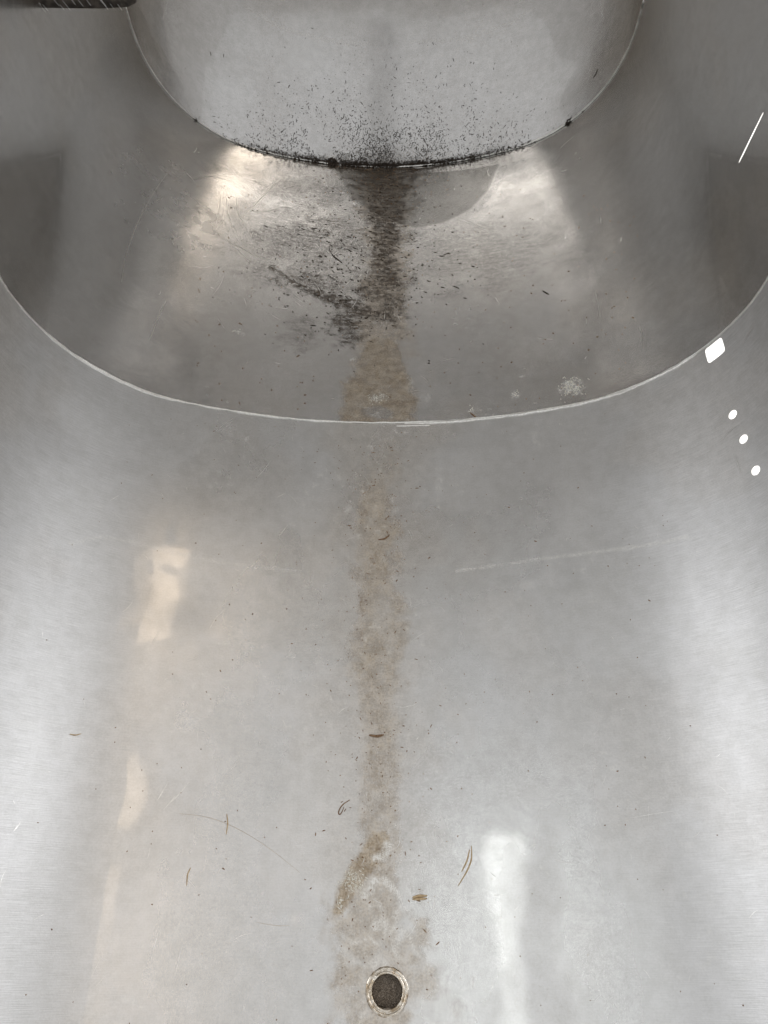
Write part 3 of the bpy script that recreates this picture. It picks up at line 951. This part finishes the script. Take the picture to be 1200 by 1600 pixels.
# ------------------------------------------------------------------ single bits lying on the bed
def strand(name, k, pxs, rad, mat, label, cat, group=None, lift=0.0004, extra=None):
    paths = [pxs] + (extra or [])
    b = line(pxs, k)
    base = Vector(chute(k, [b[:, 0].mean()], [b[:, 1].mean()])[0])
    pr = []
    for pl in paths:
        q = line(pl, k)
        n = 14
        u = np.linspace(0, len(q) - 1, n)
        # smooth the path a little
        p = np.stack([np.interp(u, np.arange(len(q)), q[:, i]) for i in (0, 1)], -1)
        for _ in range(2):
            p[1:-1] = 0.25 * p[:-2] + 0.5 * p[1:-1] + 0.25 * p[2:]
        r = rad * (0.35 + 0.65 * np.sin(np.linspace(0.25, math.pi - 0.2, n)))
        pr.append(tube_mesh(chute(k, p[:, 0], p[:, 1], lift), r, 6))
    V, F = merge(pr)
    o = obj(name, [tuple(Vector(v) - base) for v in V], F, mat)
    o.location = base
    return tag(o, label, cat, group)


def lump(name, k, x, y, rpx, n, mat, label, cat):
    """a clot of dirt: many chips in one crusty lump"""
    kk, s, t = at(x, y, k)
    r = pxw(x, y, rpx, k)
    base = Vector(chute(k, [s], [t])[0])
    pr = []
    for _ in range(n):
        a, d = RNG.uniform(0, 6.28), r * math.sqrt(RNG.random())
        pr.append(fleck(k, s + d * math.cos(a), max(t + d * math.sin(a), 0.0005), r * (0.4 + 0.5 * RNG.random()), r * 0.4, RNG.uniform(0, 3.1), r * (0.25 + 0.6 * RNG.random()) * (1.1 - d / r)))
    V, F = merge(pr)
    o = obj(name, [tuple(Vector(v) - base) for v in V], F, mat, None, smooth=False)
    o.location = base
    return tag(o, label, cat)


NG = 'dry needles and stalks lying on the bed'
strand('pine_needle', 0, [(737, 1322), (738, 1342), (731, 1360), (716, 1383)], 0.00055, M_TAN, 'curved double dry needle beside the pale vertical light streak', 'needle', NG,
       extra=[[(733, 1328), (729, 1345), (722, 1362)]])
strand('pine_needle', 0, [(354, 1272), (356, 1288), (354, 1304)], 0.0005, M_TAN, 'short straight upright dry needle left of the stain', 'needle', NG)
strand('pine_needle', 0, [(298, 1356), (292, 1366), (291, 1384)], 0.0005, M_TAN, 'small kinked dry needle, lowest one left of the stain', 'needle', NG)
strand('pine_needle', 0, [(546, 1250), (534, 1258), (528, 1271), (533, 1274), (538, 1262)], 0.00045, M_HUSK, 'brown looped needle touching the left edge of the stain', 'needle', NG)
strand('plant_stalk', 0, [(108, 1147), (118, 1149), (126, 1146)], 0.00045, M_TAN, 'tiny tan stalk lying alone far left on the bed', 'stalk', NG)
strand('seed_husk', 0, [(644, 1402), (656, 1400), (668, 1400)], 0.0009, M_TAN, 'flat tan seed husk just right of the stain above the drain', 'husk', lift=0.001, extra=[[(645, 1406), (656, 1405), (667, 1404)]])
strand('seed_husk', 0, [(577, 1149), (588, 1151), (599, 1148)], 0.0010, M_HUSK, 'dark brown seed husk lying in the middle of the stain', 'husk', lift=0.001)
strand('hair', 0, [(280, 1271), (318, 1274), (352, 1285), (392, 1305), (430, 1332), (468, 1363)], 0.00008, M_TAN, 'long fine brown hair curving across the bed left of the stain', 'hair', lift=0.0003)
strand('hair', 0, [(400, 1441), (425, 1446), (440, 1447), (452, 1446)], 0.00008, M_TAN, 'short fine hair lying near the lower stain', 'hair', lift=0.0003)
strand('splinter', 1, [(519, 399), (527, 405), (535, 411)], 0.0006, M_DIRT, 'black splinter slanting in the scuffed patch beside the dirt smear', 'splinter')
strand('splinter', 1, [(848, 455), (853, 458), (857, 460)], 0.0006, M_DIRT, 'short black splinter on the clean right side between the seams', 'splinter')
strand('splinter', 1, [(734, 645), (740, 649), (745, 653)], 0.0007, M_HUSK, 'thin brown splinter touching the bright weld line', 'splinter')
strand('splinter', 2, [(927, 122), (931, 116), (934, 108)], 0.0005, M_DIRT, 'thin dark splinter on the steep bed by the right side of the far seam', 'splinter')
strand('fibre', 1, [(518, 378), (514, 388), (519, 398), (526, 404)], 0.0003, M_DIRT, 'fine curled dark fibre hooked above the black splinter', 'fibre')
strand('leaf_scrap', 0, [(591, 843), (602, 842), (609, 836)], 0.0007, M_HUSK, 'curled brown leaf scrap in the stain below the bright weld', 'leaf scrap')
lump('dirt_clot', 2, 891, 197, 8, 26, M_DIRT, 'largest black dirt clot on the right of the far seam', 'dirt clot')
lump('dirt_clot', 2, 916, 179, 5, 16, M_DIRT, 'small round dirt clot, furthest right on the far seam', 'dirt clot')
lump('dirt_clot', 2, 519, 258, 9, 30, M_DIRT, 'ragged black dirt clot at the lowest part of the far seam left of the smear', 'dirt clot')
lump('dirt_clot', 2, 304, 189, 5, 16, M_DIRT, 'small dirt clot, furthest left on the far seam', 'dirt clot')

# ------------------------------------------------------------------ worn bar let into the left wall
bar = tag(empty('metal_bar', (-0.30, 0.716, 0.27)), 'dark worn metal bar end jutting from the upper left wall', 'bar')
V, F = [], []
x0, x1 = -0.012, 0.088
pr = [(x0, 0), (x0 + 0.006, -0.0045), (0.055, -0.0052), (x1 - 0.008, -0.0040), (x1, -0.0005), (x1, 0.028), (x0, 0.028)]
for y in (-0.014, 0.014):
    V += [(x, y, z - 0.0145) for x, z in pr]
nP = len(pr)
F = [tuple(range(nP)), tuple(range(2 * nP - 1, nP - 1, -1))] + [(i, nP + i, nP + (i + 1) % nP, (i + 1) % nP) for i in range(nP)]
o = obj('bar_body', V, F, M_BAR, bar, smooth=False)
md = o.modifiers.new('edge', 'BEVEL')
md.width = 0.0012
md.segments = 2
md.limit_method = 'ANGLE'
pr = []
for _ in range(42):
    x, z = RNG.uniform(0.0, 0.08), RNG.uniform(-0.016, 0.008)
    l = 0.002 + 0.006 * RNG.random()
    w = 0.00012 + 0.0003 * RNG.random()
    pr.append(([(x, -0.0142, z), (x + w, -0.0142, z), (x + l * .5 + w, -0.0142, z - l), (x + l * .5, -0.0142, z - l)], [(0, 1, 2, 3)]))
v, f = merge(pr)
o2 = obj('scuff_marks', v, f, M_SCR, bar, smooth=False)
o2['kind'] = 'stuff'

# ------------------------------------------------------------------ edges and legs of the slide (mostly out of frame)
for sg in (-1, 1):
    t = np.linspace(L1A, SEAM_Y - 0.01, 30)
    on_slide([tube_mesh(chute(0, sg * EDGE0(t), t), np.full(30, 0.011), 12)], 'edge_rail', M_OUT)
for (y, zt) in ((-0.25, -0.005), (0.40, -0.005), (1.6, 0.75)):
    for sg in (-1, 1):
        p = np.array([(sg * 0.16, y, GZ), (sg * 0.16, y, zt + 0.022)])
        on_slide([tube_mesh(np.array([(sg * 0.16, y, GZ), (sg * 0.16, y + 1e-4, 0.5 * (GZ + zt)), (sg * 0.16, y, zt + 0.012)]), [0.02] * 3, 12)], 'support_post', M_OUT)
